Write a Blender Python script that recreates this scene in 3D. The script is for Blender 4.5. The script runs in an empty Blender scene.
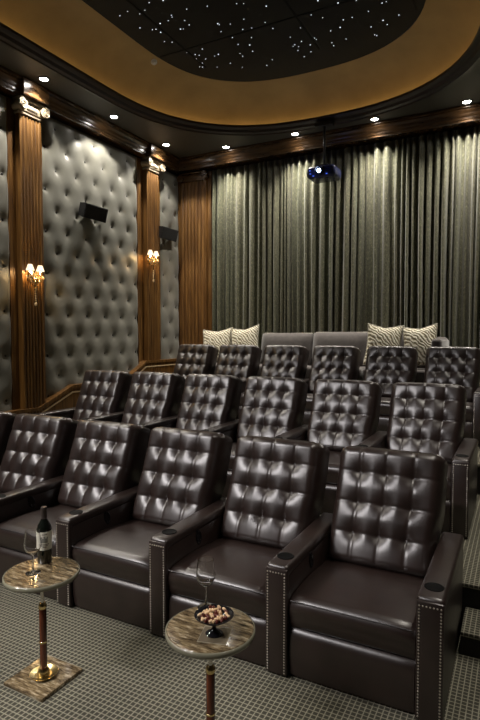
import bpy, bmesh, math, random
from mathutils import Vector, Matrix
random.seed(7)
S = bpy.context.scene
COL = S.collection
PI = math.pi
R = math.radians

# ------------------------------------------------------------------ materials
def new_mat(name):
    m = bpy.data.materials.new(name); m.use_nodes = True
    nt = m.node_tree
    return m, nt, nt.nodes['Principled BSDF']

def setp(b, **k):
    names = dict(color='Base Color', rough='Roughness', metal='Metallic', spec='Specular IOR Level',
                 sheen='Sheen Weight', coat='Coat Weight', coat_rough='Coat Roughness', trans='Transmission Weight',
                 ior='IOR', emit='Emission Color', emit_s='Emission Strength', alpha='Alpha', sheen_rough='Sheen Roughness', aniso='Anisotropic')
    for a, v in k.items():
        if a in ('color', 'emit') and len(v) == 3: v = (*v, 1)
        b.inputs[names[a]].default_value = v

def simple(name, color, rough=.5, **k):
    m, nt, b = new_mat(name); setp(b, color=color, rough=rough, **k); return m

def node(nt, typ, **k):
    n = nt.nodes.new(typ)
    for a, v in k.items():
        if a.startswith('i_'):
            n.inputs[a[2:].replace('_', ' ')].default_value = v
        else: setattr(n, a, v)
    return n

def coords(nt, scale=(1, 1, 1), kind='Object'):
    tc = node(nt, 'ShaderNodeTexCoord'); mp = node(nt, 'ShaderNodeMapping')
    mp.inputs['Scale'].default_value = scale
    nt.links.new(tc.outputs[kind], mp.inputs['Vector'])
    return mp.outputs['Vector']

def ramp(nt, fac, stops):
    r = node(nt, 'ShaderNodeValToRGB')
    e = r.color_ramp.elements
    while len(e) < len(stops): e.new(.5)
    for el, (p, c) in zip(e, stops):
        el.position = p; el.color = (*c, 1)
    nt.links.new(fac, r.inputs['Fac'])
    return r.outputs['Color']

def noise(nt, vec, scale, detail=4, rough=.55):
    n = node(nt, 'ShaderNodeTexNoise')
    n.inputs['Scale'].default_value = scale; n.inputs['Detail'].default_value = detail; n.inputs['Roughness'].default_value = rough
    if vec is not None: nt.links.new(vec, n.inputs['Vector'])
    return n.outputs['Fac']

def bump(nt, b, h, strength=.3, dist=.01):
    n = node(nt, 'ShaderNodeBump'); n.inputs['Strength'].default_value = strength; n.inputs['Distance'].default_value = dist
    nt.links.new(h, n.inputs['Height']); nt.links.new(n.outputs['Normal'], b.inputs['Normal'])

def noisy(name, scale3, nscale, stops, rough=.5, bump_s=0, bump_d=.005, detail=4, **k):
    m, nt, b = new_mat(name); setp(b, rough=rough, **k)
    v = coords(nt, scale3); f = noise(nt, v, nscale, detail)
    nt.links.new(ramp(nt, f, stops), b.inputs['Base Color'])
    if bump_s: bump(nt, b, f, bump_s, bump_d)
    return m

LEATHER = noisy('brown_leather', (1, 1, 1), 9, [(.3, (.014, .0078, .0062)), (.7, (.024, .0135, .011))], rough=.35, bump_s=.10, bump_d=.01, spec=.88, detail=6)
LEATHER_DARK = simple('dark_leather', (.012, .009, .009), .5)
WOOD = noisy('walnut_wood', (9, 9, .55), 3.2, [(.25, (.045, .018, .004)), (.5, (.125, .057, .013)), (.75, (.24, .122, .032))], rough=.42, detail=6)
WOOD_DARK = noisy('dark_walnut_wood', (1.2, 1.2, 8), 3.0, [(.3, (.030, .015, .006)), (.7, (.10, .050, .018))], rough=.26, detail=5, coat=.4, coat_rough=.12)
LIPWOOD = noisy('near_black_walnut', (1.2, 1.2, 8), 3.0, [(.3, (.012, .007, .004)), (.7, (.035, .018, .010))], rough=.4, detail=5)
MAHOGANY = noisy('mahogany_wood', (20, 20, 2), 3.0, [(.3, (.05, .013, .006)), (.7, (.13, .036, .015))], rough=.25, coat=.5, coat_rough=.1)
SATIN = noisy('grey_satin', (1, 1, 1), 2.5, [(.3, (.165, .162, .135)), (.7, (.205, .20, .168))], rough=.40, spec=.35, sheen=.25)
SATIN_SHADED = simple('shaded_satin_button', (.025, .024, .021), .5)  # shade of the tuft recesses put into the button colour
SUEDE = noisy('taupe_suede', (1, 1, 1), 14, [(.3, (.06, .05, .047)), (.7, (.085, .072, .067))], rough=.85, sheen=.4)
CREAM = simple('cream_piping', (.55, .52, .43), .7)
BRASS = simple('polished_brass', (.80, .62, .30), .16, metal=1)
NICKEL = simple('nickel', (.85, .80, .72), .38, metal=1)
CHROME = simple('chrome', (.72, .70, .66), .12, metal=1)
BLACK = simple('black_plastic', (.012, .012, .013), .42)
BLACK_GLOSS = simple('black_gloss', (.008, .008, .010), .12)
CUP = simple('shaded_black_cup_well', (.002, .002, .002), .6, spec=.12)  # near-black stands in for shade inside the well; no hole is cut
GRILLE = noisy('speaker_grille_cloth', (1, 1, 1), 160, [(.4, (.006, .006, .006)), (.6, (.018, .018, .018))], rough=.9)
SOFFIT = simple('dark_soffit_paint', (.055, .05, .04), .55)
GOLD = noisy('gold_plaster', (1, 1, 1), 1.8, [(.3, (.32, .225, .095)), (.7, (.42, .30, .13))], rough=.55, detail=6)
CAPITAL = simple('gilt_stone_capital', (.22, .18, .125), .7)
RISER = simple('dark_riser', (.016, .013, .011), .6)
WALLPAINT = simple('dark_wall_paint', (.06, .055, .045), .8)

def star_panel():
    m, nt, b = new_mat('black_star_ceiling_panel'); setp(b, rough=.8, color=(.008, .0085, .008))
    v = coords(nt); sep = node(nt, 'ShaderNodeSeparateXYZ'); nt.links.new(v, sep.inputs[0])
    return m
STARPANEL = star_panel()

def carpet():
    m, nt, b = new_mat('grid_carpet'); setp(b, rough=.95, spec=.1)
    v = coords(nt)
    sep = node(nt, 'ShaderNodeSeparateXYZ'); nt.links.new(v, sep.inputs[0])
    def saw(sock, period):
        a = node(nt, 'ShaderNodeMath', operation='MULTIPLY'); a.inputs[1].default_value = 1 / period; nt.links.new(sock, a.inputs[0])
        f = node(nt, 'ShaderNodeMath', operation='FRACT'); nt.links.new(a.outputs[0], f.inputs[0])
        s = node(nt, 'ShaderNodeMath', operation='SUBTRACT'); s.inputs[1].default_value = .5; nt.links.new(f.outputs[0], s.inputs[0])
        q = node(nt, 'ShaderNodeMath', operation='ABSOLUTE'); nt.links.new(s.outputs[0], q.inputs[0])
        return q.outputs[0]
    # z joins y so that the grid runs on down the risers
    yz = node(nt, 'ShaderNodeMath', operation='ADD'); nt.links.new(sep.outputs[1], yz.inputs[0]); nt.links.new(sep.outputs[2], yz.inputs[1])
    mx = node(nt, 'ShaderNodeMath', operation='MAXIMUM')
    nt.links.new(saw(sep.outputs[0], .027), mx.inputs[0]); nt.links.new(saw(yz.outputs[0], .027), mx.inputs[1])
    f = noise(nt, v, 60, 3)
    ad = node(nt, 'ShaderNodeMath', operation='MULTIPLY_ADD'); ad.inputs[1].default_value = .12
    nt.links.new(f, ad.inputs[0]); nt.links.new(mx.outputs[0], ad.inputs[2])
    c = ramp(nt, ad.outputs[0], [(.0, (.052, .050, .038)), (.43, (.070, .067, .052)), (.50, (.25, .236, .18)), (.58, (.34, .32, .245))])
    nt.links.new(c, b.inputs['Base Color'])
    bump(nt, b, ad.outputs[0], .4, .004)
    return m
CARPET = carpet()

def curtain_mat():
    m, nt, b = new_mat('shimmering_green_grey_curtain'); setp(b, rough=.5, spec=.4, sheen=.3)
    v = coords(nt, (1, 1, .45)); f = noise(nt, v, 55, 6, .8)
    g = noise(nt, coords(nt, (2.2, 1, .2)), 1.6, 3)
    c1 = ramp(nt, f, [(.34, (.030, .036, .020)), (.54, (.088, .101, .058)), (.72, (.31, .33, .20))])
    c2 = ramp(nt, f, [(.34, (.036, .031, .019)), (.54, (.105, .092, .055)), (.72, (.34, .30, .18))])
    mx = node(nt, 'ShaderNodeMix', data_type='RGBA')
    nt.links.new(g, mx.inputs['Factor']); nt.links.new(c1, mx.inputs[6]); nt.links.new(c2, mx.inputs[7])
    nt.links.new(mx.outputs[2], b.inputs['Base Color'])
    return m
CURTAIN = curtain_mat()

def marble_mat():
    m, nt, b = new_mat('brown_veined_marble'); setp(b, rough=.12, coat=.3, coat_rough=.05)
    v = coords(nt, (7, 34, 20)); f = noise(nt, v, 1.6, 9, .75)
    c = ramp(nt, f, [(.34, (.022, .016, .010)), (.45, (.10, .07, .038)), (.55, (.24, .18, .10)), (.68, (.60, .52, .38))])
    nt.links.new(c, b.inputs['Base Color'])
    return m
MARBLE = marble_mat()

def weave_mat():
    m, nt, b = new_mat('cream_zigzag_weave'); setp(b, rough=.9)
    v = coords(nt); w = node(nt, 'ShaderNodeTexWave', wave_type='BANDS', bands_direction='DIAGONAL')
    w.inputs['Scale'].default_value = 10; w.inputs['Distortion'].default_value = 7; w.inputs['Detail'].default_value = 2
    nt.links.new(v, w.inputs['Vector'])
    c = ramp(nt, w.outputs['Fac'], [(.12, (.20, .17, .10)), (.42, (.62, .56, .41)), (.8, (.86, .82, .68))])
    nt.links.new(c, b.inputs['Base Color']); bump(nt, b, w.outputs['Fac'], .5, .01)
    return m
WEAVE = weave_mat()

def glass_mat(name, color=(1, 1, 1), rough=0.0):
    m, nt, b = new_mat(name); setp(b, color=color, rough=rough, trans=1.0, ior=1.52); return m
GLASS = glass_mat('clear_glass')
GLASS_EDGE = simple('polished_stone_rim', (.22, .21, .15), .15, coat=.5)
BOTTLE = simple('dark_bottle_glass', (.006, .008, .006), .06, coat=.6, coat_rough=.03)
CAPSULE = simple('grey_foil_capsule', (.07, .055, .05), .35, metal=.4)
LABEL = simple('cream_paper_label', (.66, .64, .54), .7)
INK = simple('grey_print', (.20, .20, .17), .8)
INK_DARK = simple('dark_print', (.08, .07, .06), .8)
NAPKIN = simple('tan_napkin', (.15, .12, .075), .7)
NAPKIN_EDGE = simple('pale_napkin_edge', (.50, .45, .33), .7)
NUT_RED = simple('roasted_nut_skin', (.10, .018, .010), .3)
NUT_CREAM = simple('cream_nut', (.75, .52, .30), .5)

def emit_mat(name, color, strength):
    m, nt, b = new_mat(name); setp(b, color=(0, 0, 0), emit=color, emit_s=strength, rough=.5); return m
LAMP = emit_mat('lit_downlight_lens', (1, .95, .86), 60)
SHADE = emit_mat('lit_lamp_shade', (1, .74, .45), 1.7)
CRYSTAL = simple('amber_lit_crystal', (.85, .62, .34), .1, spec=.8)
COVE = emit_mat('cove_strip_glow', (1, .66, .30), 3.8)
STAR = emit_mat('fibre_star', (.85, .92, 1), 1.6)
LENS_GLOW = emit_mat('projector_lens_glow', (.5, .65, 1), 30)
PROJ_BLUE = emit_mat('blue_indicator', (.05, .12, .8), 1.0)

# ------------------------------------------------------------------ mesh helpers
class MB:
    def __init__(s): s.v = []; s.f = []; s.mi = []; s.cur = 0
    def add(s, vs, fs, M=None):
        o = len(s.v)
        s.v += [tuple(M @ Vector(p)) if M is not None else tuple(p) for p in vs]
        s.f += [tuple(i + o for i in f) for f in fs]; s.mi += [s.cur] * len(fs)
        return s
    def box(s, x0, x1, y0, y1, z0, z1, r=0, seg=2, M=None):
        bm = bmesh.new(); bmesh.ops.create_cube(bm, size=1)
        for v in bm.verts:
            v.co = Vector(((x0 + x1) / 2 + v.co.x * (x1 - x0), (y0 + y1) / 2 + v.co.y * (y1 - y0), (z0 + z1) / 2 + v.co.z * (z1 - z0)))
        if r > 0: bmesh.ops.bevel(bm, geom=list(bm.edges), offset=r, segments=seg, profile=.5, affect='EDGES')
        s.bm(bm, M); return s
    def bm(s, bm, M=None):
        bm.verts.index_update()
        s.add([v.co.copy() for v in bm.verts], [[v.index for v in f.verts] for f in bm.faces], M); bm.free()
    def lathe(s, prof, n=24, c=(0, 0, 0), M=None, cap=True):
        vs = []; fs = []
        for (r, z) in prof:
            for k in range(n):
                a = 2 * PI * k / n; vs.append((c[0] + r * math.cos(a), c[1] + r * math.sin(a), c[2] + z))
        for i in range(len(prof) - 1):
            for k in range(n):
                fs.append((i * n + k, i * n + (k + 1) % n, (i + 1) * n + (k + 1) % n, (i + 1) * n + k))
        if cap and prof[0][0] > 1e-6: fs.append(tuple(range(n - 1, -1, -1)))
        if cap and prof[-1][0] > 1e-6: fs.append(tuple((len(prof) - 1) * n + k for k in range(n)))
        s.add(vs, fs, M); return s
    def tube(s, pts, r, n=8, closed=False):
        pts = [Vector(p) for p in pts]; vs = []; fs = []; m = len(pts)
        up = Vector((0, 0, 1))
        for i, p in enumerate(pts):
            if closed: t = pts[(i + 1) % m] - pts[i - 1]
            else: t = pts[min(i + 1, m - 1)] - pts[max(i - 1, 0)]
            t.normalize(); a = t.cross(up)
            if a.length < .05: a = t.cross(Vector((1, 0, 0)))
            a.normalize(); b = a.cross(t)
            rr = r[i] if isinstance(r, (list, tuple)) else r
            for k in range(n):
                q = 2 * PI * k / n; vs.append(p + a * rr * math.cos(q) + b * rr * math.sin(q))
        for i in range(m if closed else m - 1):
            j = (i + 1) % m
            for k in range(n): fs.append((i * n + k, i * n + (k + 1) % n, j * n + (k + 1) % n, j * n + k))
        if not closed: fs.append(tuple(range(n - 1, -1, -1))); fs.append(tuple((m - 1) * n + k for k in range(n)))
        s.add(vs, fs); return s
    def ball(s, c, r, n=8, m=6, sq=(1, 1, 1), M=None):
        vs = [(c[0], c[1], c[2] + r * sq[2])]; fs = []
        for i in range(1, m):
            t = PI * i / m
            for k in range(n):
                a = 2 * PI * k / n
                vs.append((c[0] + r * sq[0] * math.sin(t) * math.cos(a), c[1] + r * sq[1] * math.sin(t) * math.sin(a), c[2] + r * sq[2] * math.cos(t)))
        vs.append((c[0], c[1], c[2] - r * sq[2])); L = len(vs) - 1
        for k in range(n): fs.append((0, 1 + k, 1 + (k + 1) % n))
        for i in range(m - 2):
            for k in range(n):
                a = 1 + i * n; fs.append((a + k, a + n + k, a + n + (k + 1) % n, a + (k + 1) % n))
        a = 1 + (m - 2) * n
        for k in range(n): fs.append((L, a + (k + 1) % n, a + k))
        s.add(vs, fs, M); return s
    def prism(s, poly, axis, lo, hi):
        n = len(poly); vs = []
        for h in (lo, hi):
            for (a, b) in poly: vs.append({'x': (h, a, b), 'y': (a, h, b), 'z': (a, b, h)}[axis])
        fs = [tuple(range(n - 1, -1, -1)), tuple(range(n, 2 * n))]
        for i in range(n): fs.append((i, (i + 1) % n, n + (i + 1) % n, n + i))
        s.add(vs, fs); return s
    def sweep(s, path, prof, closed=False, inward=1):
        """path: 2-D points; prof: (offset to the left of travel * inward, z) points, closed ring section."""
        m = len(path); P = [Vector(p) for p in path]; k = len(prof); vs = []; fs = []
        for i in range(m):
            a = P[i - 1] if (closed or i) else None; c = P[(i + 1) % m] if (closed or i < m - 1) else None
            d1 = (P[i] - a).normalized() if a is not None else None; d2 = (c - P[i]).normalized() if c is not None else None
            if d1 is None: d1 = d2
            if d2 is None: d2 = d1
            n1 = Vector((-d1.y, d1.x)); n2 = Vector((-d2.y, d2.x)); nn = (n1 + n2).normalized(); nn /= max(.3, nn.dot(n1))
            for (o, z) in prof:
                q = P[i] + nn * o * inward; vs.append((q.x, q.y, z))
        for i in range(m if closed else m - 1):
            j = (i + 1) % m
            for q in range(k): fs.append((i * k + q, i * k + (q + 1) % k, j * k + (q + 1) % k, j * k + q))
        if not closed: fs.append(tuple(range(k))); fs.append(tuple((m - 1) * k + q for q in range(k - 1, -1, -1)))
        s.add(vs, fs); return s
    def build(s, name, mats, parent=None, smooth=False, angle=None):
        me = bpy.data.meshes.new(name); me.from_pydata(s.v, [], s.f)
        if not isinstance(mats, (list, tuple)): mats = [mats]
        for m in mats: me.materials.append(m)
        if len(mats) > 1: me.polygons.foreach_set('material_index', s.mi)
        b = bmesh.new(); b.from_mesh(me); bmesh.ops.recalc_face_normals(b, faces=b.faces); b.to_mesh(me); b.free()
        if smooth:
            me.polygons.foreach_set('use_smooth', [True] * len(me.polygons))
            if angle:
                try: me.set_sharp_from_angle(angle=R(angle))
                except Exception: pass
        o = bpy.data.objects.new(name, me); COL.objects.link(o)
        if parent: o.parent = parent
        return o

def tag(o, label=None, cat=None, group=None, kind=None):
    if label: o['label'] = label
    if cat: o['category'] = cat
    if group: o['group'] = group
    if kind: o['kind'] = kind
    return o
def empty(name, loc=(0, 0, 0), rz=0):
    o = bpy.data.objects.new(name, None); COL.objects.link(o); o.location = loc; o.rotation_euler = (0, 0, rz)
    o.empty_display_size = .1
    return o
def copy_tree(o, parent=None):
    c = o.copy(); COL.objects.link(c)
    if parent: c.parent = parent
    for ch in list(o.children): copy_tree(ch, c)
    return c
def struct(mb, name, mats, **k):
    o = mb.build(name, mats, **k); o['kind'] = 'structure'; return o

# ------------------------------------------------------------------ room
XL, XR, YB, YF = -6.13, .78, 9.0, -2.6
ZC = 5.2                       # soffit
T2, T3, T4 = .28, .57, .85     # tier heights
Y2, Y3, Y4 = 3.48, 5.50, 7.55  # tier edges

struct(MB().box(XL, XR, YF, 3.48, -.2, 0), 'floor', CARPET)
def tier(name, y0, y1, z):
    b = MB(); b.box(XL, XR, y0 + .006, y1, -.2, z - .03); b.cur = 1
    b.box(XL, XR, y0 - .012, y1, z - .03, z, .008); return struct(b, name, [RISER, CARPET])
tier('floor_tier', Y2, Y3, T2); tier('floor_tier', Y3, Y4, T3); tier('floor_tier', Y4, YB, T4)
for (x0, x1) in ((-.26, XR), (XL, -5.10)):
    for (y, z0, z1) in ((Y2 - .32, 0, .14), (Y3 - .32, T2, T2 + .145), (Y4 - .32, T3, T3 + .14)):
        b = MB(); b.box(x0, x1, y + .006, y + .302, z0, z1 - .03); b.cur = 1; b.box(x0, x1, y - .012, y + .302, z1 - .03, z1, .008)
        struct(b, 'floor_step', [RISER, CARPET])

struct(MB().box(XL - .15, XL, YF, YB, 0, ZC + .1), 'wall_left', WALLPAINT)
struct(MB().box(XR, XR + .15, YF, YB, 0, ZC + .1), 'wall_right', WALLPAINT)
struct(MB().box(XL - .15, XR + .15, YB, YB + .15, 0, ZC + .1), 'wall_back', WALLPAINT)
struct(MB().box(XL - .15, XR + .15, YF - .15, YF, 0, ZC + .1), 'wall_front', WALLPAINT)

# oval tray in the ceiling
OX, OA, OY1, OYB = -2.82, 2.42, 5.9, 2.42
OY0 = .6
def oval(off=0, n=18):
    a = OA + off; b = OYB + off; pts = []
    def se(t):
        c, s_ = math.cos(t), math.sin(t); e = 2 / 2.45
        return a * math.copysign(abs(c) ** e, c), b * math.copysign(abs(s_) ** e, s_)
    for i in range(n * 2 + 1):
        x, y = se(PI * i / (2 * n)); pts.append((OX + x, OY1 + y))
    for i in range(n * 2 + 1):
        x, y = se(PI + PI * i / (2 * n)); pts.append((OX + x, OY0 + y))
    return pts
# soffit with the oval opening
def ring_plate(out, inn, z0, z1):
    b = MB(); n = len(inn)
    # project each inner point outwards onto the rectangle by matching angle
    cx, cy = OX, (OY0 + OY1) / 2
    def onrect(p):
        dx, dy = p[0] - cx, p[1] - cy; ts = []
        if dx > 1e-9: ts.append((XR - cx) / dx)
        if dx < -1e-9: ts.append((XL - cx) / dx)
        if dy > 1e-9: ts.append((YB - cy) / dy)
        if dy < -1e-9: ts.append((YF - cy) / dy)
        t = min(ts); return (cx + dx * t, cy + dy * t)
    pts = list(inn)
    outs = [onrect(p) for p in pts]
    # insert corners
    ang = lambda p: math.atan2(p[1] - cy, p[0] - cx)
    for c in ((XR, YB), (XL, YB), (XL, YF), (XR, YF)):
        a = ang(c); j = min(range(len(outs)), key=lambda i: abs(math.atan2(math.sin(ang(outs[i]) - a), math.cos(ang(outs[i]) - a))))
        outs[j] = c
    vs = [(*p, z0) for p in pts] + [(*p, z0) for p in outs] + [(*p, z1) for p in pts] + [(*p, z1) for p in outs]
    fs = []
    for i in range(n):
        j = (i + 1) % n
        fs.append((i, j, n + j, n + i)); fs.append((2 * n + i, 3 * n + i, 3 * n + j, 2 * n + j)); fs.append((i, 2 * n + i, 2 * n + j, j))
    b.add(vs, fs); return b
struct(ring_plate(None, oval(.16), ZC, ZC + .06), 'ceiling', SOFFIT)
ov = oval(0)
# lip moulding (offset: positive = inward of the oval)
struct(MB().sweep(ov, [(-.165, 5.185), (-.13, 5.185), (-.12, 5.20), (-.08, 5.215), (-.06, 5.25), (-.015, 5.265), (0, 5.28), (0, 5.31), (-.03, 5.31), (-.03, 5.29), (-.165, 5.27)], closed=True), 'trim_1', LIPWOOD, smooth=True, angle=30)
# gold cove
g = MB(); prof = []
for i in range(9):
    t = PI / 2 * i / 8
    prof.append((-.17 + .74 * (1 - math.cos(t)) , 5.27 + .48 * math.sin(t)))
back = [(o_ - .03, z + .03) for (o_, z) in prof][::-1]
struct(g.sweep(ov, prof + back, closed=True), 'ceiling_cove', GOLD, smooth=True, angle=50)
pan = oval(-.54)
b = MB(); n = len(pan)
b.add([(*p, 5.755) for p in pan] + [(*p, 5.80) for p in pan], [tuple(range(n)), tuple(range(2 * n - 1, n - 1, -1))] + [(i, n + i, n + (i + 1) % n, (i + 1) % n) for i in range(n)])
struct(b, 'ceiling_panel', STARPANEL)
b = MB()
for y in (6.35, 4.9, 3.4): b.box(OX - 1.8, OX + 1.8, y - .012, y + .012, 5.748, 5.756)
for x in (-4.2, -2.55, -1.2): b.box(x - .012, x + .012, .2, 7.2 if x == -2.55 else 6.9, 5.748, 5.756)
struct(b, 'ceiling_joint', simple('black_joint', (.002, .002, .002), .9))
# cove light strip lying behind the lip
cs = MB().sweep(ov, [(-.10, 5.292), (-.07, 5.292), (-.07, 5.302), (-.10, 5.302)], closed=True).build('cove_light_strip', COVE)
tag(cs, 'warm glowing light strip hidden behind the oval ceiling moulding', 'light strip')
# stars
rs = random.Random(3); b = MB()
for i in range(520):
    while True:
        x = rs.uniform(OX - 1.8, OX + 1.8); y = rs.uniform(-.5, 7.3)
        yy = max(0, y - OY1, OY0 - y)
        if (abs(x - OX) / 1.78) ** 2.4 + (yy / 1.78) ** 2.4 < .95: break
    r = rs.choice([.0035, .004, .0045, .005, .007])
    b.lathe([(r, 0), (r, .004)], 6, (x, y, 5.749))
tag(b.build('star_light', STAR), 'scattered fibre optic stars in the black ceiling panel', 'star lights', kind='stuff')
sp = MB().lathe([(.0, -.03), (.02, -.03), (.024, -.012), (.045, -.006), (.045, 0)], 16)
s_ = sp.build('sprinkler', NICKEL); s_.location = (-4.62, 6.20, 5.62); s_.rotation_euler = (R(-20), R(-32), 0)
tag(s_, 'small round ceiling sprinkler in the gold cove beside the black panel', 'sprinkler')

# crown moulding
struct(MB().sweep([(XR, YF), (XR, 8.93), (XL, 8.93), (XL, YF)],
    [(-.06, 5.2), (-.06, 4.975), (.185, 4.975), (.195, 4.98), (.195, 5.0), (.205, 5.015), (.205, 5.045), (.215, 5.06), (.22, 5.10), (.24, 5.135), (.235, 5.155), (.265, 5.165), (.265, 5.2)]),
    'trim_2', WOOD_DARK)

# tufted wall panels
def tuft_panel(name, y0, y1, z0, z1, label):
    dy = .40; dz = .30; st = .025
    ny = max(4, round((y1 - y0) / st)); nz = round((z1 - z0) / st); yc = (y0 + y1) / 2
    btn = []
    r0 = 0; z = z0 + .2
    while z < z1 - .12:
        off = 0 if r0 % 2 else dy / 2
        k = -8
        while k < 9:
            y = yc + off + k * dy
            if y0 + .05 < y < y1 - .05: btn.append((y, z))
            k += 1
        z += dz; r0 += 1
    def h(y, z):
        e = min(y - y0, y1 - y, z1 - z, z - z0); edge = 1 - math.exp(-max(e, 0) / .035)
        # diamond pillows between the four nearest buttons
        a = (y - yc - dy / 2) / dy; b_ = (z - z0 - .2) / (2 * dz)
        p = abs(math.sin(PI * (a + b_))) ; q = abs(math.sin(PI * (a - b_)))
        v = .004 * (p * q) ** .5
        d = min(((y - by) ** 2 + (z - bz) ** 2) for by, bz in btn) ** .5 if btn else 1
        return .03 * edge + v * edge + .050 * (1 - math.exp(-(d / .070) ** 1.1))
    vs = []; fs = []
    near = btn
    for j in range(nz + 1):
        zz = z0 + (z1 - z0) * j / nz
        row = [q for q in near if abs(q[1] - zz) < .5] or near
        btn = row
        for i in range(ny + 1):
            yy = y0 + (y1 - y0) * i / ny
            vs.append((XL + .005 + h(yy, zz), yy, zz))
    btn = near
    for j in range(nz):
        for i in range(ny):
            a = j * (ny + 1) + i; fs.append((a, a + 1, a + ny + 2, a + ny + 1))
    root = empty(name, (XL, yc, z0)); tag(root, label, 'wall panel', 'tufted panels on the left wall')
    M = Matrix.Translation((-XL, -yc, -z0))
    MB().add(vs, fs, M).build('padding', SATIN, root, smooth=True)
    first = None
    for (by, bz) in btn:
        if first is None:
            first = MB().ball((0, 0, 0), .021, 8, 5, (.5, 1, 1)).build('button', SATIN_SHADED, root, smooth=True); o = first
        else:
            o = first.copy(); COL.objects.link(o)
        o.location = (.040, by - yc, bz - z0)
    return root
tuft_panel('tufted_panel', 2.35, 4.92, .42, 4.94, 'grey tufted wall panel left of the nearest pilaster, cut by the photo edge')
tuft_panel('tufted_panel', 5.50, 7.62, .70, 4.94, 'wide grey tufted wall panel between the two fluted wooden pilasters')
tuft_panel('tufted_panel', 8.30, 8.92, .95, 4.94, 'narrow grey tufted wall panel beside the curtain corner pilaster')

# pilasters
def fluted(mb, axis_y0, axis_y1, xb, xf, z0, z1, nfl=6):
    w = axis_y1 - axis_y0; pts = [(xb, axis_y0), (xf, axis_y0)]
    m = .02; fw = (w - 2 * m) / nfl
    for k in range(nfl):
        a = axis_y0 + m + k * fw
        for t in range(7):
            u = t / 6; pts.append((xf - .014 * math.sin(PI * u), a + fw * (.14 + .72 * u)))
    pts += [(xf, axis_y1), (xb, axis_y1)]
    mb.prism(pts, 'z', z0, z1)
def volute(mb, x0, x1, y, z, r, sgn):
    # bolster roll with axis along x and a spiral on its front
    vs = []; n = 20; prof = [(x0, r * .82), (x0 + .3 * (x1 - x0), r * .66), (x0 + .6 * (x1 - x0), r * .72), (x1, r)]
    M = Matrix.Translation((0, y, z)) @ Matrix.Rotation(PI / 2, 4, 'Y')
    mb.lathe([(rr, xx) for xx, rr in prof], n, M=M)
    pts = []
    for k in range(34):
        t = k / 33; a = PI / 2 + sgn * t * 4.2 * PI; q = r * (.93 - .82 * t)
        pts.append((x1 + .004, y + q * math.cos(a), z + q * math.sin(a)))
    mb.tube(pts, [.011 * (1 - .5 * k / 33) for k in range(34)], 6)
    mb.ball((x1 + .004, y, z), .014)
def pilaster(y0, y1, yb0, yb1, label):
    root = empty('fluted_pilaster', (XL, (y0 + y1) / 2, 0)); tag(root, label, 'pilaster', 'fluted pilasters on the left wall')
    T = lambda o: (setattr(o, 'matrix_parent_inverse', Matrix.Translation((-XL, -(y0 + y1) / 2, 0))), o)[1]
    T(MB().box(XL + .002, -6.07, yb0, yb1, 0, 4.95, .006).build('backing_board', WOOD, root))
    b = MB(); fluted(b, y0, y1, -6.08, -5.975, 0, 4.80)
    T(b.build('shaft', WOOD, root))
    b = MB()
    b.box(-6.075, -5.955, y0 - .015, y1 + .015, 4.765, 4.80, .008)
    b.box(-6.075, -5.90, y0 - .03, y1 + .03, 4.935, 4.975, .01)
    b.box(-6.075, -5.935, y0 - .01, y1 + .01, 4.80, 4.935, .02)
    for k in range(5): b.ball((-5.93, y0 + .11 + (y1 - y0 - .22) * k / 4, 4.86), .024, 8, 6, (.8, 1, 1.4))
    c = T(b.build('capital', CAPITAL, root, smooth=True, angle=35))
    for (yy, sg) in ((y0 - .005, 1), (y1 + .005, -1)):
        b = MB(); volute(b, -6.06, -5.885, yy, 4.865, .075, sg)
        o = b.build('volute', CAPITAL, c, smooth=True, angle=40)
    T(MB().box(-6.10, -5.84, y0 - .04, y1 + .04, 4.975, 5.199, .012).build('entablature_block', WOOD_DARK, root))
    return root
pilaster(5.04, 5.40, 4.92, 5.50, 'fluted walnut pilaster with pale scrolled capital nearest the camera')
pilaster(7.78, 8.14, 7.62, 8.30, 'fluted walnut pilaster with scrolled capital farther along left wall')
# corner pilaster on the back wall
root = empty('corner_pilaster', (-5.74, 8.98, 0)); tag(root, 'broad dark walnut pilaster in the corner left of the curtain', 'pilaster')
T = Matrix.Translation((5.74, -8.98, 0))
def under(o, M=T): o.matrix_parent_inverse = M; return o
under(MB().box(XL + .002, -5.31, 8.92, 8.998, 0, 4.95, .006).build('backing_board', WOOD, root))
b = MB(); w0, w1 = -5.98, -5.40; pts = [(w0, 8.93), (w0, 8.87)]
for k in range(7):
    a = w0 + .02 + k * (w1 - w0 - .04) / 7; fw = (w1 - w0 - .04) / 7
    for t in range(7): pts.append((a + fw * (.14 + .72 * t / 6), 8.87 + .014 * math.sin(PI * t / 6)))
pts += [(w1, 8.87), (w1, 8.93)]
under(b.prism(pts, 'z', 0, 4.78).build('shaft', WOOD, root))
b = MB(); b.box(w0 - .02, w1 + .02, 8.82, 8.93, 4.92, 4.95, .01); b.box(w0, w1, 8.85, 8.93, 4.78, 4.92, .015)
for xx in (w0 + .02, w1 - .02):
    M = Matrix.Translation((xx, 8.93, 4.85)) @ Matrix.Rotation(PI / 2, 4, 'X')
    b.lathe([(.06, 0), (.05, .04), (.072, .12)], 18, M=M)
under(b.build('capital', WOOD_DARK, root, smooth=True, angle=35))

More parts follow.
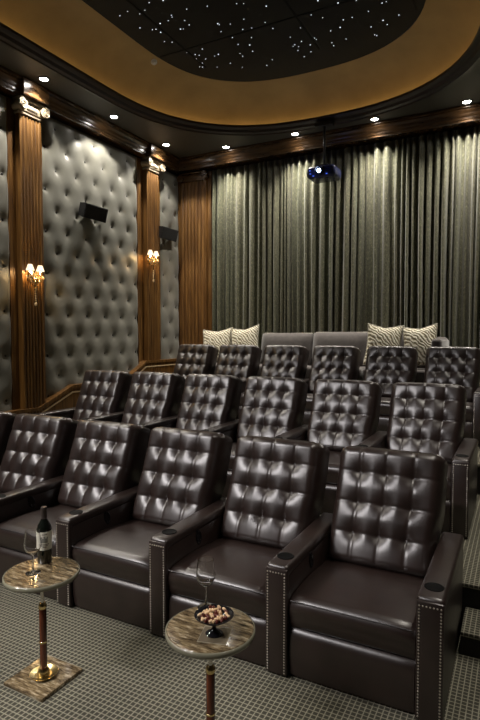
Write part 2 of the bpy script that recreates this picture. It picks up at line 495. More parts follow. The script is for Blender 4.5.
# stepped skirting along the left wall
def skirt(off, th):
    pts = [(2.0, .50), (3.3, .50), (3.9, .785), (5.28, .785), (5.92, 1.045), (7.15, 1.045), (7.72, 1.335), (8.93, 1.335)]
    return [(y, z + off) for y, z in pts]
up = skirt(0, 0); lo = [(2.0, 0)] + [(8.93, 0)]
b = MB(); b.prism(skirt(-.03, 0) + [(8.93, 0), (2.0, 0)], 'x', XL + .001, -5.985)
struct(b, 'baseboard_left', WOOD)
def rail(off, hgt, x1):
    a = skirt(off, 0); c = skirt(off - hgt, 0)[::-1]; return MB().prism(a + c, 'x', XL + .002, x1)
struct(rail(0, .045, -5.955), 'trim_3', WOOD)
struct(rail(-.10, .02, -5.968), 'trim_4', simple('highlit_wood_bead', (.70, .52, .30), .3))  # the bead's highlight is put into its pale colour
struct(MB().box(XL, -5.31, 8.86, 8.93, .85, 1.335, .004), 'baseboard_back', WOOD)

# curtain
rc = random.Random(11)
x = -5.285; prof = [(x, 8.93)]
while x < XR - .02:
    w = rc.uniform(.05, .11); d = rc.uniform(.05, .115)
    if rc.random() < .3: w *= 1.5
    for t in range(1, 9):
        u = t / 8; prof.append((x + w * u, 8.935 - d * math.sin(PI * u) ** .8 + rc.uniform(-.004, .004)))
    x += w
    if rc.random() < .8:
        g_ = rc.uniform(.01, .045); x += g_; prof.append((x, 8.945))
NZ = 22; vs = []; fs = []
for j in range(NZ + 1):
    z = .86 + (4.94 - .86) * j / NZ
    for i, (px, py) in enumerate(prof):
        t = j / NZ; k = 1 - .35 * max(0, (t - .8) / .2)
        sway = .018 * math.sin(px * 3.1 + t * 2.2) * (1 - t) + .010 * math.sin(px * 17 + t * 5) * (1 - t)
        vs.append((min(XR - .005, px + sway), 8.935 - (8.935 - py) * k, z))
n = len(prof)
for j in range(NZ):
    for i in range(n - 1): fs.append((j * n + i, j * n + i + 1, (j + 1) * n + i + 1, (j + 1) * n + i))
cu = MB().add(vs, fs).build('curtain', CURTAIN, smooth=True)
md = cu.modifiers.new('thickness', 'SOLIDIFY'); md.thickness = .004
tag(cu, 'floor length pleated grey green curtain across the back wall', 'curtain')

# ------------------------------------------------------------------ lamps
def spot(loc, watts, angle=110, blend=.35, color=(1, .93, .82), rad=.035, rot=(0, 0, 0)):
    l = bpy.data.lights.new('spot_beam', 'SPOT'); l.energy = watts; l.spot_size = R(angle); l.spot_blend = blend
    l.color = color; l.shadow_soft_size = rad
    o = bpy.data.objects.new('spot_beam', l); COL.objects.link(o); o.location = loc; o.rotation_euler = rot; return o
left_y = [7.95, 6.57, 5.19, 3.80, 2.42, 1.03, -.36, -1.75]
back_x = [-4.78, -3.44, -2.10, -.76, .45]
lamps = [(-5.67, y, 'left') for y in left_y] + [(x, 8.55, 'back') for x in back_x] + [(.33, y, 'right') for y in left_y[1:]] + [(x, -2.1, 'front') for x in (-4.4, -2.82, -1.24)]
W = dict(left=145, back=330, right=18, front=25)
proto = None
lab = {('left', 0): 'third lit downlight along the left side, nearest the corner', ('left', 1): 'second lit downlight along the left side, above the wall speaker',
       ('left', 2): 'first lit downlight along the left side, above the nearest pilaster',
       ('back', 0): 'lit downlight in front of the curtain, leftmost of its row', ('back', 1): 'lit downlight just left of the hanging projector',
       ('back', 2): 'lit downlight just right of the hanging projector', ('back', 3): 'lit downlight at the right edge of the photo'}
cnt = {}
for (x, y, side) in lamps:
    i = cnt.get(side, 0); cnt[side] = i + 1
    spot((x, y, ZC - .02), W[side] * (8 if side == 'right' and 2 < y < 6 else 1), *dict(left=(112, .35), back=(104, 1.0), right=(76, .6), front=(90, .6))[side])
    if (side, i) in lab:
        root = empty('recessed_downlight', (x, y, ZC)); tag(root, lab[(side, i)], 'ceiling light', 'recessed downlights in the dark ceiling border')
        if proto is None:
            a = MB().lathe([(.057, -.001), (.076, -.001), (.082, .006), (.082, .010), (.057, .010), (.057, -.001)], 24, cap=False).build('trim_ring', BLACK, root, smooth=True)
            l = MB().lathe([(0.0, -.008), (.038, -.006), (.056, 0)], 20).build('lens', LAMP, root, smooth=True)
            proto = (a, l)
            a.location = (0, 0, -.011); l.location = (0, 0, -.004)
        else:
            for p in proto: c = p.copy(); COL.objects.link(c); c.parent = root

# added unseen spots by the front wall, aimed at the seats for leather highlights
for (x, y, tx, ty, tz, e, an) in ((-5.3, -2.0, -3.3, 3.0, .7, 900, 46), (-4.3, -2.0, -2.4, 3.4, .7, 640, 46), (-2.8, -2.0, -1.2, 3.2, .6, 420, 44)):
    d = Vector((tx - x, ty - y, tz - 5.15)); q = d.to_track_quat('-Z', 'Y').to_euler()
    spot((x, y, 5.15), e, an, .6, (1, .95, .95), .24, q)
# sconces
def sconce(y, z, label):
    root = empty('sconce_lamp', (-5.975, y, z)); tag(root, label, 'wall lamp', 'sconces on the pilasters')
    MB().lathe([(0, 0), (.035, .002), (.05, .012), (.05, .02), (0, .028)], 16, M=Matrix.Rotation(PI / 2, 4, 'Y') @ Matrix.Scale(1.7, 4, (1, 0, 0))).build('backplate', BRASS, root, smooth=True, angle=40)
    b = MB(); b.tube([(.02, 0, 0), (.06, 0, -.05), (.10, 0, -.06)], .009); b.ball((.10, 0, -.06), .022)
    b.lathe([(0, 0), (.012, .01), (.008, .06), (.018, .09), (0, .10)], 12, (.10, 0, -.17)); b.ball((.10, 0, -.19), .018)
    b.build('stem', BRASS, root, smooth=True)
    for s in (-1, 1):
        arm = MB(); pts = []
        for k in range(9):
            t = k / 8; pts.append((.10 + .03 * math.sin(PI * t), s * .085 * t, -.06 - .045 * math.sin(PI * t) + .06 * t * t))
        arm.tube(pts, .007); arm.lathe([(0, 0), (.022, .006), (.026, .014), (.010, .018), (.010, .07), (0, .07)], 12, (.10, s * .085, 0))
        ao = arm.build('arm', BRASS, root, smooth=True)
        MB().lathe([(.056, .055), (.028, .135), (.026, .133), (.053, .055), (.056, .055)], 18, (.10, s * .085, 0), cap=False).build('lamp_shade', SHADE, ao, smooth=True)
        b = MB()
        for k in range(7):
            q = k / 7 * 2 * PI; b.ball((.10 + .045 * math.cos(q), s * .085 + .045 * math.sin(q), -.03 - .012 * (k % 2)), .011, 6, 5, (1, 1, 1.7))
        for k in range(5): b.ball((.10 + .015 * math.sin(k * 2), s * (.01 + .018 * k), -.085 - .022 * math.sin(k)), .012, 6, 5, (1, 1, 1.5))
        b.build('crystal_drop', CRYSTAL, ao)
        pl = bpy.data.lights.new('sconce_bulb', 'POINT'); pl.energy = 9; pl.color = (1, .62, .25); pl.shadow_soft_size = .02
        o = bpy.data.objects.new('sconce_bulb', pl); COL.objects.link(o); o.parent = root; o.location = (.10, s * .085, .055)
    b = MB(); b.tube([(.10, 0, -.19), (.10, 0, -.37)], .003, 5)
    for k in range(5): b.ball((.10, 0, -.22 - .033 * k), .010, 6, 5, (1, 1, 1.4))
    b.ball((.10, 0, -.40), .018, 8, 6, (1, 1, 1.6)); b.build('crystal_pendant', CRYSTAL, root)
sconce(5.17, 2.62, 'lit two shade crystal sconce on the pilaster nearest the camera')
sconce(7.82, 3.18, 'lit two shade crystal sconce on the farther pilaster')

# wall speakers
def speaker(y, label):
    root = empty('box_speaker', (-6.08, y, 3.72)); tag(root, label, 'speaker', 'black speakers on the tufted panels')
    MB().box(0, .07, -.04, .04, -.05, .05, .01).build('wall_bracket', BLACK, root)
    M = Matrix.Translation((.115, 0, 0)) @ Matrix.Rotation(R(16), 4, 'Y')
    MB().prism([(-.055, -.09), (.06, -.11), (.06, .11), (-.055, .095)], 'y', -.25, .25).build('cabinet', BLACK, root).matrix_local = M
    MB().box(.06, .072, -.242, .242, -.104, .104, .006).build('grille', GRILLE, root).matrix_local = M
speaker(6.40, 'black box speaker on the wide tufted wall panel')
speaker(8.38, 'black box speaker on the narrow panel near the corner')

# projector
root = empty('ceiling_projector', (-2.86, 8.36, ZC)); tag(root, 'black ceiling projector with a glowing blue lens hanging from a pole', 'projector')
MB().box(-.15, .15, -.06, .06, -.05, -.001, .01).build('ceiling_plate', BLACK, root)
MB().tube([(0, 0, -.04), (0, 0, -.68)], .02, 10).build('pole', BLACK, root, smooth=True)
b = MB(); b.box(-.10, .10, -.10, .10, -.70, -.67, .008); b.build('mount', BLACK, root)
bd = MB().box(-.24, .24, -.20, .20, -.90, -.705, .07, 4).build('body', simple('dark_blue_projector_shell', (.012, .016, .06), .25), root, smooth=True)
Mx = Matrix.Translation((-.01, -.19, -.80)) @ Matrix.Rotation(PI / 2, 4, 'X')
MB().lathe([(.065, -.02), (.065, .05), (.055, .055), (.048, .03), (0, .03)], 24, M=Mx).build('lens_barrel', BLACK_GLOSS, bd, smooth=True, angle=40)
MB().lathe([(0, .036), (.022, .034), (.03, .031)], 18, M=Mx).build('lens', LENS_GLOW, bd, smooth=True)
b = MB()
for k in range(4): b.box(.09, .19, -.205, -.199, -.85 + .03 * k, -.84 + .03 * k)
b.build('vent', BLACK_GLOSS, bd)
for (xx, zz) in ((-.17, -.78), (-.16, -.83), (.11, -.86), (-.11, -.87)):
    MB().box(xx - .012, xx + .012, -.204, -.198, zz - .008, zz + .008).build('indicator_light', PROJ_BLUE, bd)
pl = bpy.data.lights.new('projector_glow', 'POINT'); pl.energy = .5; pl.color = (.25, .4, 1); pl.shadow_soft_size = .03
o = bpy.data.objects.new('projector_glow', pl); COL.objects.link(o); o.location = (-2.91, 8.0, 4.38)

# ------------------------------------------------------------------ recliners
P = .7675; AW = .128            # pitch, arm width; the seat spans AW..P
def backrest_mesh():
    W_, H_, TH = P - AW - .008, .735, .22
    us = 65; vsn = 75; r = .06
    vb = [.0, .235, .485, .735, 1.0]          # seams from the top
    def cell_v(t):
        for k in range(4):
            if t <= vb[k + 1] + 1e-9: return k + (t - vb[k]) / (vb[k + 1] - vb[k])
        return 4
    btn = [(W_ * q / 4, H_ * (1 - vb[k])) for q in (1, 2, 3) for k in (1, 2, 3)]
    vs = []; fs = []
    def front(u, v):
        t = 1 - v / H_; cu = abs(math.sin(PI * 4 * u / W_)); cv = abs(math.sin(PI * cell_v(t)))
        if u < W_ / 8 or u > W_ * 7 / 8: cu = 1
        if t < vb[1] * .5: cv = 1
        if t > 1 - (1 - vb[3]) * .5: cv = 1
        d = min(math.hypot(u - bu, v - bv) for bu, bv in btn)
        h = .032 * (1 - math.exp(-(d / .042) ** 1.35)) + .006 * (cu * cv) ** .5
        gu = min(abs(u - W_ * q / 4) for q in (1, 2, 3)); gv = min(abs(v - H_ * (1 - vb[k])) for k in (1, 2, 3))
        h -= .0028 * math.exp(-(gu / .007) ** 2) + .0028 * math.exp(-(gv / .007) ** 2)
        dx = max(0, r - u, u - (W_ - r)); dv = max(0, r - v, v - (H_ - r))
        q = r * r - dx * dx - dv * dv
        e = r - math.sqrt(max(0, q))
        crown = .03 * (1 - (2 * u / W_ - 1) ** 2)
        return e - (h + crown) * max(0, 1 - e / r)
    for j in range(vsn):
        for i in range(us):
            # denser samples near the edges
            u = W_ * i / (us - 1); v = H_ * j / (vsn - 1)
            if i == 1: u = r * .08
            if i == us - 2: u = W_ - r * .08
            if j == 1: v = r * .08
            if j == vsn - 2: v = H_ - r * .08
            # rounded top corners
            uu = u
            c = .05
            if v > H_ - c:
                k = c - math.sqrt(max(0, c * c - (v - H_ + c) ** 2)); uu = k + u * (W_ - 2 * k) / W_
            k = min(1, max(0, (v - .22) / .2)); k = k * k * (3 - 2 * k)
            vs.append((W_ / 2 + (uu - W_ / 2) * (1 + .022 * k) + .014 * k, front(u, v), v))
    for j in range(vsn - 1):
        for i in range(us - 1):
            a = j * us + i; fs.append((a, a + 1, a + us + 1, a + us))
    # sides and rear
    loop = [i for i in range(us)] + [j * us + us - 1 for j in range(1, vsn)] + [(vsn - 1) * us + i for i in range(us - 2, -1, -1)] + [j * us for j in range(vsn - 2, 0, -1)]
    n0 = len(vs)
    for rr, yy in ((0, TH - .03), (.03, TH)):
        for q in loop:
            x, y, z = vs[q]; cx, cz = W_ / 2, H_ / 2
            vs.append((x + (cx - x) * rr * 2 / W_, yy, z + (cz - z) * rr * 2 / H_))
    L = len(loop)
    for k in range(L):
        k2 = (k + 1) % L
        fs.append((loop[k], n0 + k, n0 + k2, loop[k2])); fs.append((n0 + k, n0 + L + k, n0 + L + k2, n0 + k2))
    fs.append(tuple(n0 + L + k for k in range(L)))
    bfront = [(bu, front(bu, bv), bv) for bu, bv in btn]
    return vs, fs, bfront

def armrest(root, x0, last=False):
    """one armrest with its front panel, nail trim, cup holder; x0 is its left side"""
    x1 = x0 + AW
    a = MB(); a.box(x0 + .003, x1 - .003, .012, .925, .02, .55, .012)
    a.box(x0, x1, .004, .93, .535, .598, .022, 3)
    ao = a.build('armrest', LEATHER, root, smooth=True, angle=45)
    MB().box(x0 + .002, x1 - .002, -.004, .03, .012, .580, .010).build('front_panel', LEATHER, ao, smooth=True, angle=45)
    b = MB(); M0 = Matrix.Rotation(PI / 2, 4, 'X')
    def nail(x, z): b.lathe([(.0050, 0), (.0040, .0024), (.0, .0036)], 6, M=Matrix.Translation((x, -.0038, z)) @ M0)
    z = .03
    while z < .552:
        nail(x0 + .016, z); nail(x1 - .016, z); z += .0150
    for k in range(7): nail(x0 + .016 + (AW - .032) * k / 6, .558)
    b.build('nailhead_trim', NICKEL, ao)
    c = MB(); c.lathe([(.046, 0), (.046, .003), (.040, .004), (.036, .0015), (.034, .001), (0, .001)], 28, (x0 + AW / 2, .125, .598))
    co = c.build('cup_holder', CUP, ao, smooth=True, angle=40)
    if not last:
        h = MB(); M = Matrix.Translation((x1 - .003, .36, .50)) @ Matrix.Rotation(PI / 2, 4, 'Y') @ Matrix.Rotation(R(20), 4, 'Z')
        h.lathe([(.052, 0), (.052, .004), (.040, .006), (.034, .002), (0, .002)], 22, M=M @ Matrix.Scale(.55, 4, (0, 1, 0)))
        h.build('recline_handle', BLACK_GLOSS, ao, smooth=True, angle=40)
    return ao

def make_recliner():
    root = empty('theater_recliner')
    a0 = -P / 2; s0 = a0 + AW + .003; s1 = a0 + P - .003
    MB().box(s0 + .01, s1 - .01, .06, .88, .005, .28, .01).build('base', LEATHER_DARK, root)
    # footrest front board, slightly bulged
    b = bmesh.new(); bmesh.ops.create_cube(b, size=1); bmesh.ops.subdivide_edges(b, edges=list(b.edges), cuts=20, use_grid_fill=True)
    for v in b.verts:
        x, y, z = v.co; ex = (2 * x) ** 12; zz = .014 + (z + .5) * .266; top = max(0, zz - .225) / .055
        roll = .050 * (1 - math.sqrt(max(0, 1 - min(1, top) ** 2)))
        v.co = Vector(((s0 + s1) / 2 + x * (s1 - s0 - .002), .060 + y * .07 - (.014 * (1 - (2 * z) ** 2) - roll - .008 * ex if y < 0 else 0), zz))
    m = MB(); m.bm(b); m.build('footrest', LEATHER, root, smooth=True, angle=60)
    # seat cushion
    nx, ny = 28, 30; vs = []; fs = []
    W_ = s1 - s0
    prof = []
    for k in range(5): prof.append((.022 - .016 * math.sin(PI / 2 * k / 4), .282 + .06 * k / 4))      # lower front
    for k in range(1, 4): prof.append((.004 - .002 * k, .342 + .035 * k / 3 + .0))
    for k in range(1, 9):
        t = PI / 2 * k / 8; prof.append((-.002 + .055 * (1 - math.cos(t)), .377 + .064 * math.sin(t)))
    for k in range(1, 13): prof.append((.053 + .60 * k / 12, .441 + .014 * math.sin(PI * min(1, k / 9)) - .022 * k / 12))
    for j, (y, z) in enumerate(prof):
        for i in range(nx + 1):
            u = i / nx; e = 1 - abs(2 * u - 1) ** 7; sag = .5 + .5 * (1 - (2 * u - 1) ** 2)
            vs.append((s0 + W_ * u, y + .018 * (1 - e), z - .020 * (1 - e) + .006 * sag))
    for j in range(len(prof) - 1):
        for i in range(nx):
            a = j * (nx + 1) + i; fs.append((a, a + 1, a + nx + 2, a + nx + 1))
    n1 = len(vs)
    for j in range(len(prof)):                     # close the sides and underside
        pass
    L = [j * (nx + 1) for j in range(len(prof))]; Rr = [j * (nx + 1) + nx for j in range(len(prof))]
    vs.append((s0, .653, .282)); vs.append((s1, .653, .282))
    fs.append(tuple(L) + (n1,)); fs.append(tuple(Rr) + (n1 + 1,))
    fs.append(tuple(range(nx + 1)) + (n1 + 1, n1)); fs.append(tuple((len(prof) - 1) * (nx + 1) + i for i in range(nx + 1)) + (n1 + 1, n1))
    so = MB().add(vs, fs).build('seat_cushion', LEATHER, root, smooth=True, angle=50)
    MB().tube([(s0 + .012 + (W_ - .024) * k / 10, .004, .424) for k in range(11)], .0028, 5).build('seam', LEATHER_DARK, so)
    # backrest
    vs, fs, bts = backrest_mesh()
    M = Matrix.Translation((s0 + .001, .60, .405)) @ Matrix.Rotation(R(-21), 4, 'X')
    bo = MB().add(vs, fs, M).build('backrest', LEATHER, root, smooth=True, angle=70)
    f = None
    for p in bts:
        if f is None: f = MB().ball((0, 0, 0), .0085, 8, 5, (1, .5, 1)).build('tuft_button', LEATHER, bo, smooth=True); o = f
        else: o = f.copy(); COL.objects.link(o)
        o.location = M @ Vector((p[0], p[1] - .002, p[2]))
    MB().box(s0 + .02, s1 - .02, .84, .925, .06, .56, .02).build('back_shell', LEATHER_DARK, root)
    armrest(root, a0)
    return root
proto_r = make_recliner()
row = {1: ['brown tufted leather recliner at the right end of the front row, wholly in view',
           'front row recliner second from the right, behind the bowl of nuts',
           'front row recliner third from the right, just right of the wine bottle table',
           'front row recliner fourth from the right, behind the wine bottle',
           'front row recliner fifth from the right, cut by the left edge of the photo',
           'front row recliner of which only a sliver of backrest shows at the left edge'],
       2: ['middle row recliner at the right end, above the front right recliner',
           'middle row recliner second from the right end', 'middle row recliner third from the right end',
           'middle row recliner third from the left wall, fourth from the right', 'middle row recliner second from the left wall',
           'middle row recliner nearest the left wall with the stepped skirting'],
       3: ['back row recliner at the right edge of the photo, right of the cushions', 'back row recliner in front of the right pair of cushions',
           'back row recliner third from the right, before the sofa middle', 'back row recliner before the left end of the sofa back',
           'back row recliner before the left pair of cushions', 'back row recliner nearest the left wall and corner pilaster']}
ends = []
for r_, (y, z, dx) in {1: (2.505, 0, 0), 2: (4.225, T2, -.035), 3: (6.35, T3, -.045)}.items():
    for k in range(6):
        o = proto_r if (r_, k) == (1, 0) else copy_tree(proto_r)
        o.location = (-1.167 + P / 2 - P * k + dx, y, z)
        tag(o, row[r_][k], 'armchair', {1: 'front row of leather recliners', 2: 'middle row of leather recliners', 3: 'back row of leather recliners'}[r_])
        if k == 0: ends.append(o)
for o in ends: armrest(o, P / 2, True)

# ------------------------------------------------------------------ sofa and cushions on the top tier
root = empty('long_sofa', (-2.95, 8.1, T4)); tag(root, 'long taupe suede sofa against the curtain on the top tier', 'sofa')
M = Matrix.Translation((2.95, -8.1, -T4))
def sp_(mb, name, mat, par=root, **k): o = mb.build(name, mat, par, **k); 
def part(mb, name, mat, par, smooth=True, angle=45):
    o = mb.build(name, mat, par, smooth=smooth, angle=angle)
    if par is root: o.matrix_parent_inverse = M
    return o
part(MB().box(-5.12, -.95, 7.72, 8.62, T4 + .06, T4 + .27, .02), 'base', SUEDE, root)
for (x0, x1) in ((-5.0, -4.02), (-4.0, -3.03), (-3.01, -2.05), (-2.03, -1.09)):
    part(MB().box(x0, x1, 7.68, 8.35, T4 + .27, T4 + .46, .04, 3), 'seat_cushion', SUEDE, root)
part(MB().box(-5.12, -3.99, 8.40, 8.66, T4 + .2, T4 + .66, .05, 3), 'low_back', SUEDE, root)
part(MB().box(-3.97, -.97, 8.46, 8.66, T4 + .2, T4 + .92, .05, 3), 'back_frame', SUEDE, root)
for (x0, x1, zt) in ((-3.945, -3.02, .985), (-3.01, -2.06, 1.0), (-2.05, -1.10, 1.0)):
    c = bmesh.new(); bmesh.ops.create_cube(c, size=1); bmesh.ops.subdivide_edges(c, edges=list(c.edges), cuts=7, use_grid_fill=True)
    for v in c.verts:
        x, y, z = v.co; ex = 1 - abs(2 * x) ** 5; ez = 1 - abs(2 * z) ** 5
        v.co = Vector(((x0 + x1) / 2 + x * (x1 - x0) * (1 - .03 * abs(2 * z) ** 3), 8.33 + y * (.10 + .14 * ex * ez) + z * .10, T4 + .42 + (z + .5) * (zt - .42) * (1 - .02 * abs(2 * x) ** 3)))
    mm = MB(); mm.bm(c); q = part(mm, 'back_cushion', SUEDE, root, True, 80)
    zz = T4 + zt
    MB().tube([(x0 + .012, 8.37, T4 + .45), (x0 + .012, 8.38, zz - .03), (x0 + .03, 8.38, zz - .005), (x1 - .03, 8.38, zz - .005), (x1 - .012, 8.38, zz - .03)], .006, 6).build('piping', CREAM, q)
part(MB().box(-1.09, -.95, 7.75, 8.66, T4 + .06, T4 + .90, .05, 3), 'armrest', SUEDE, root)
part(MB().box(-5.12, -5.0, 7.75, 8.66, T4 + .06, T4 + .62, .05, 3), 'armrest', SUEDE, root)
for x_ in (-5.0, -1.05):
    for y_ in (7.82, 8.54): part(MB().lathe([(.03, 0), (.035, .062)], 12, (x_, y_, T4)), 'foot', WOOD_DARK, root)

def pillow(loc, w, hgt, rot, label, seed):
    n = 22; vs = []; fs = []; rr = random.Random(seed)
    for sgn in (-1, 1):
        for j in range(n + 1):
            for i in range(n + 1):
                u = 2 * i / n - 1; v = 2 * j / n - 1
                pinch = 1 - .10 * (1 - abs(v) ** 2) * abs(u) ** 3; pv = 1 - .10 * (1 - abs(u) ** 2) * abs(v) ** 3
                sag = .10 * max(0, v) * (1 - abs(u)) ** 1.5
                t = (max(0, (1 - abs(u) ** 2.4) * (1 - abs(v) ** 2.4))) ** .55
                vs.append((w / 2 * u * pinch, sgn * .095 * t + .006 * math.sin(5 * u + seed) * t, hgt / 2 * (v * pv - sag)))
        o = 0 if sgn < 0 else (n + 1) ** 2
        for j in range(n):
            for i in range(n):
                a = o + j * (n + 1) + i; fs.append((a, a + 1, a + n + 2, a + n + 1))
    root = empty('throw_pillow', loc); tag(root, label, 'cushion', 'cream patterned cushions on the sofa')
    root.rotation_euler = rot
    MB().add(vs, fs).build('cover', WEAVE, root, smooth=True)
    pts = []
    for i in range(n): pts.append(vs[i])
    for j in range(n): pts.append(vs[j * (n + 1) + n])
    for i in range(n, 0, -1): pts.append(vs[n * (n + 1) + i])
    for j in range(n, 0, -1): pts.append(vs[j * (n + 1)])
    MB().tube(pts, .008, 6, closed=True).build('piping', CREAM, root, smooth=True)
zp = T4 + .46
pillow((-4.77, 8.20, zp + .30), .60, .62, (R(-14), R(-4), R(4)), 'cream zigzag cushion, leftmost on the sofa beside the corner pilaster', 1)
pillow((-4.19, 8.15, zp + .325), .57, .64, (R(-13), R(-7), R(-5)), 'cream zigzag cushion left of the sofa back cushions, second from left', 2)
pillow((-1.80, 8.02, zp + .335), .53, .64, (R(-13), R(4), R(3)), 'cream cushion left of the pair at the right end of the sofa', 3)
pillow((-1.27, 7.98, zp + .33), .50, .62, (R(-15), R(-6), R(-6)), 'cream cushion against the right arm of the sofa', 4)

# ------------------------------------------------------------------ drink tables
TZ = .575
def drink_table(x, y, label):
    root = empty('drink_table', (x, y, 0)); tag(root, label, 'side table', 'round marble drink tables')
    top = MB().lathe([(0, TZ - .026), (.178, TZ - .026), (.184, TZ - .022), (.184, TZ - .004), (.180, TZ), (0, TZ)], 56).build('tabletop', MARBLE, root, smooth=True, angle=35)
    MB().lathe([(.1835, TZ - .025), (.1885, TZ - .024), (.1895, TZ - .013), (.1885, TZ - .003), (.1835, TZ - .002)], 56, cap=False).build('rim', GLASS_EDGE, top, smooth=True)
    MB().lathe([(.05, TZ - .032), (.05, TZ - .0265)], 24).build('mounting_plate', CHROME, root)
    MB().lathe([(.0095, .395), (.0095, TZ - .031)], 16).build('neck', CHROME, root, smooth=True, angle=40)
    MB().lathe([(.0, .410), (.013, .410), (.019, .402), (.021, .395), (.021, .384), (.0165, .378), (.0165, .37), (0, .37)], 20).build('collar', BRASS, root, smooth=True, angle=40)
    MB().lathe([(.017, .05), (.0190, .08), (.0190, .372), (.017, .376)], 20).build('shaft', MAHOGANY, root, smooth=True, angle=40)
    MB().lathe([(.0190, .196), (.0208, .198), (.0208, .205), (.0190, .207)], 20, cap=False).build('ring', BRASS, root, smooth=True, angle=40)
    MB().lathe([(0, .020), (.050, .020), (.068, .030), (.071, .036), (.067, .036), (.048, .027), (.030, .028), (.028, .052), (.022, .062), (.0, .062)], 36).build('flange', BRASS, root, smooth=True, angle=35)
    MB().box(-.138, .138, -.138, .138, .002, .020, .003).build('base_plate', MARBLE, root)
    return root
drink_table(-2.170, 1.918, 'round marble drink table at the left carrying the wine bottle')
drink_table(-1.125, 1.872, 'round marble drink table at bottom centre carrying the nut bowl')

# wine bottle
root = empty('wine_bottle', (-2.245, 2.005, TZ)); tag(root, 'full dark red wine bottle with cream label on the left table', 'bottle')
gp = [(0, .004), (.034, .001), (.0375, .008), (.0375, .185), (.034, .205), (.022, .225), (.0155, .24), (.0145, .29)]
MB().lathe(gp + [(.0145, .295), (0, .295)], 32).build('glass_body', BOTTLE, root, smooth=True, angle=50)
MB().lathe([(.0152, .236), (.0158, .236), (.0155, .285), (.0172, .287), (.0172, .296), (.0150, .303), (0, .303)], 24).build('capsule', CAPSULE, root, smooth=True, angle=50)
def arc_patch(rad, a0, a1, z0, z1, n=14):
    m = MB(); vs = []
    for k in range(n + 1):
        a = a0 + (a1 - a0) * k / n
        for zz in (z0, z1):
            for q in (rad, rad - .0006): vs.append((q * math.cos(a), q * math.sin(a), zz))
    fs = []
    for k in range(n):
        a = 4 * k; fs += [(a, a + 4, a + 6, a + 2), (a + 1, a + 3, a + 7, a + 5), (a, a + 1, a + 5, a + 4), (a + 2, a + 6, a + 7, a + 3)]
    fs += [(0, 2, 3, 1), (4 * n, 4 * n + 1, 4 * n + 3, 4 * n + 2)]
    return m.add(vs, fs)
ac = R(-42)
lo_ = arc_patch(.0385, ac - 1.5, ac + 1.5, .078, .176).build('label', LABEL, root, smooth=True, angle=40)
b = arc_patch(.0389, ac - .42, ac + .42, .118, .142)
for t in (-.36, .36): q = arc_patch(.0389, ac + t - .09, ac + t + .09, .142, .150, 4); b.add(q.v, q.f)
q = arc_patch(.0389, ac - .14, ac + .14, .142, .153, 4); b.add(q.v, q.f)
b.build('engraving', INK, lo_)
b = MB()
for (zz, hw) in ((.161, .34), (.108, .62), (.101, .44), (.093, .28)):
    q = arc_patch(.0389, ac - hw, ac + hw, zz, zz + .0035, 8); b.add(q.v, q.f)
b.build('print_lines', INK_DARK, lo_)

def wine_glass(x, y, label, hgt=.222):
    root = empty('wine_glass', (x, y, TZ)); tag(root, label, 'glass', 'stemmed wine glasses')
    s = hgt / .205
    outer = [(0, .0005), (.034, .0005), (.035, .002), (.012, .006), (.0042, .012), (.0036, .05), (.0038, .085), (.012, .092), (.030, .106), (.0395, .125), (.0405, .140), (.037, .170), (.0325, .205)]
    inner = [(.0309, .205), (.0354, .170), (.0388, .140), (.0378, .125), (.0282, .1080), (.011, .0945), (0, .093)]
    MB().lathe([(r * s, z * s) for r, z in outer[:7]] + [(0, .085 * s)], 32).build('stem', GLASS, root, smooth=True, angle=60)
    MB().lathe([(0, .0852 * s)] + [(r * s, z * s) for r, z in outer[6:] + inner], 32).build('bowl', GLASS, root, smooth=True, angle=60)
wine_glass(-2.196, 1.884, 'empty stemmed wine glass beside the bottle on the left table')
wine_glass(-1.225, 2.000, 'empty stemmed wine glass behind the bowl of nuts', .222)

# napkin, compote and nuts
root = empty('cocktail_napkin', (-1.075, 1.825, TZ + .0005)); root.rotation_euler = (0, 0, R(16))
tag(root, 'small square tan napkin under the black nut bowl', 'napkin')
MB().box(-.058, .058, -.058, .058, 0, .0012).build('cloth', NAPKIN, root)
MB().tube([(-.058, -.058, .001), (.058, -.058, .001), (.058, .058, .001), (-.058, .058, .001)], .0016, 5, closed=True).build('edging', NAPKIN_EDGE, root)
BX, BY, BZ = -1.083, 1.832, TZ + .002
root = empty('footed_bowl', (BX, BY, BZ)); tag(root, 'black footed bowl full of nuts on the centre table', 'bowl')
MB().lathe([(0, 0), (.034, 0), (.036, .004), (.026, .012), (.010, .022), (.007, .034), (.009, .044), (0, .046)], 28).build('foot', BLACK_GLOSS, root, smooth=True, angle=50)
MB().lathe([(0, .043), (.012, .044), (.040, .054), (.066, .070), (.080, .080), (.0815, .082), (.079, .083), (.062, .075), (.038, .060), (0, .053)], 36).build('dish', BLACK_GLOSS, root, smooth=True, angle=60)
rn = random.Random(5); spots_ = []
protos = {}
tries = 0
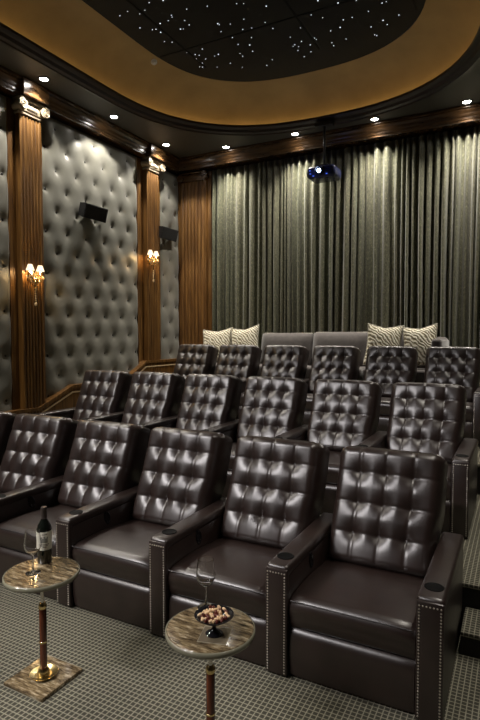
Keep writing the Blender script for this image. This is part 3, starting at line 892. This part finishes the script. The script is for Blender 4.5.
while len(spots_) < 58 and tries < 6000:
    tries += 1
    a = rn.uniform(0, 2 * PI); rad = .060 * math.sqrt(rn.random()); lay = 0 if len(spots_) < 38 else 1
    if lay: rad *= .62
    x, y = rad * math.cos(a), rad * math.sin(a)
    z = BZ + max(.053, .053 + .022 * (rad / .062) ** 2) + .0085 + .010 * lay
    if all((x - p[0]) ** 2 + (y - p[1]) ** 2 + (BZ + z - p[2]) ** 2 > .0128 ** 2 for p in spots_): spots_.append((x, y, BZ + z))
for i, (x, y, zz) in enumerate(spots_):
    kind = 'cream' if rn.random() < .45 else 'red'
    if kind not in protos:
        m = MB()
        if kind == 'red': m.ball((0, 0, 0), .0078, 10, 7, (1.35, .9, .9))
        else:
            m.ball((-.003, 0, 0), .0065, 10, 7, (1.2, .9, .9)); m.ball((.004, .003, 0), .0058, 10, 7); m.ball((.003, -.004, .001), .0052, 10, 7)
        o = m.build('nut', NUT_RED if kind == 'red' else NUT_CREAM, smooth=True); protos[kind] = o
    else: o = protos[kind].copy(); COL.objects.link(o)
    o.location = (BX + x, BY + y, zz - BZ); o.rotation_euler = (rn.uniform(0, 6), rn.uniform(0, 6), rn.uniform(0, 6))
    tag(o, 'glossy reddish brown nut in the black footed bowl' if kind == 'red' else 'pale cream nut in the black footed bowl', 'nut', 'red nuts in the bowl' if kind == 'red' else 'cream nuts in the bowl')

# ------------------------------------------------------------------ world, camera, colour
w = bpy.data.worlds.new('dim_interior'); S.world = w; w.use_nodes = True
w.node_tree.nodes['Background'].inputs[0].default_value = (.02, .02, .02, 1)
cam = bpy.data.cameras.new('camera'); co = bpy.data.objects.new('camera', cam); COL.objects.link(co)
cam.sensor_fit = 'HORIZONTAL'; cam.sensor_width = 36; cam.lens = 532 / 480 * 36; cam.clip_start = .05
pitch = math.atan((335 - 360) / 532); yaw = math.atan((520 - 240) / 532 * math.cos(pitch))
co.location = (0, 0, 1.8); co.rotation_euler = (PI / 2 + pitch, 0, yaw)
S.camera = co
S.cycles.caustics_reflective = False
S.view_settings.view_transform = 'Standard'; S.view_settings.look = 'None'; S.view_settings.gamma = 1
S.view_settings.use_curve_mapping = False; S.view_settings.exposure = 0.12
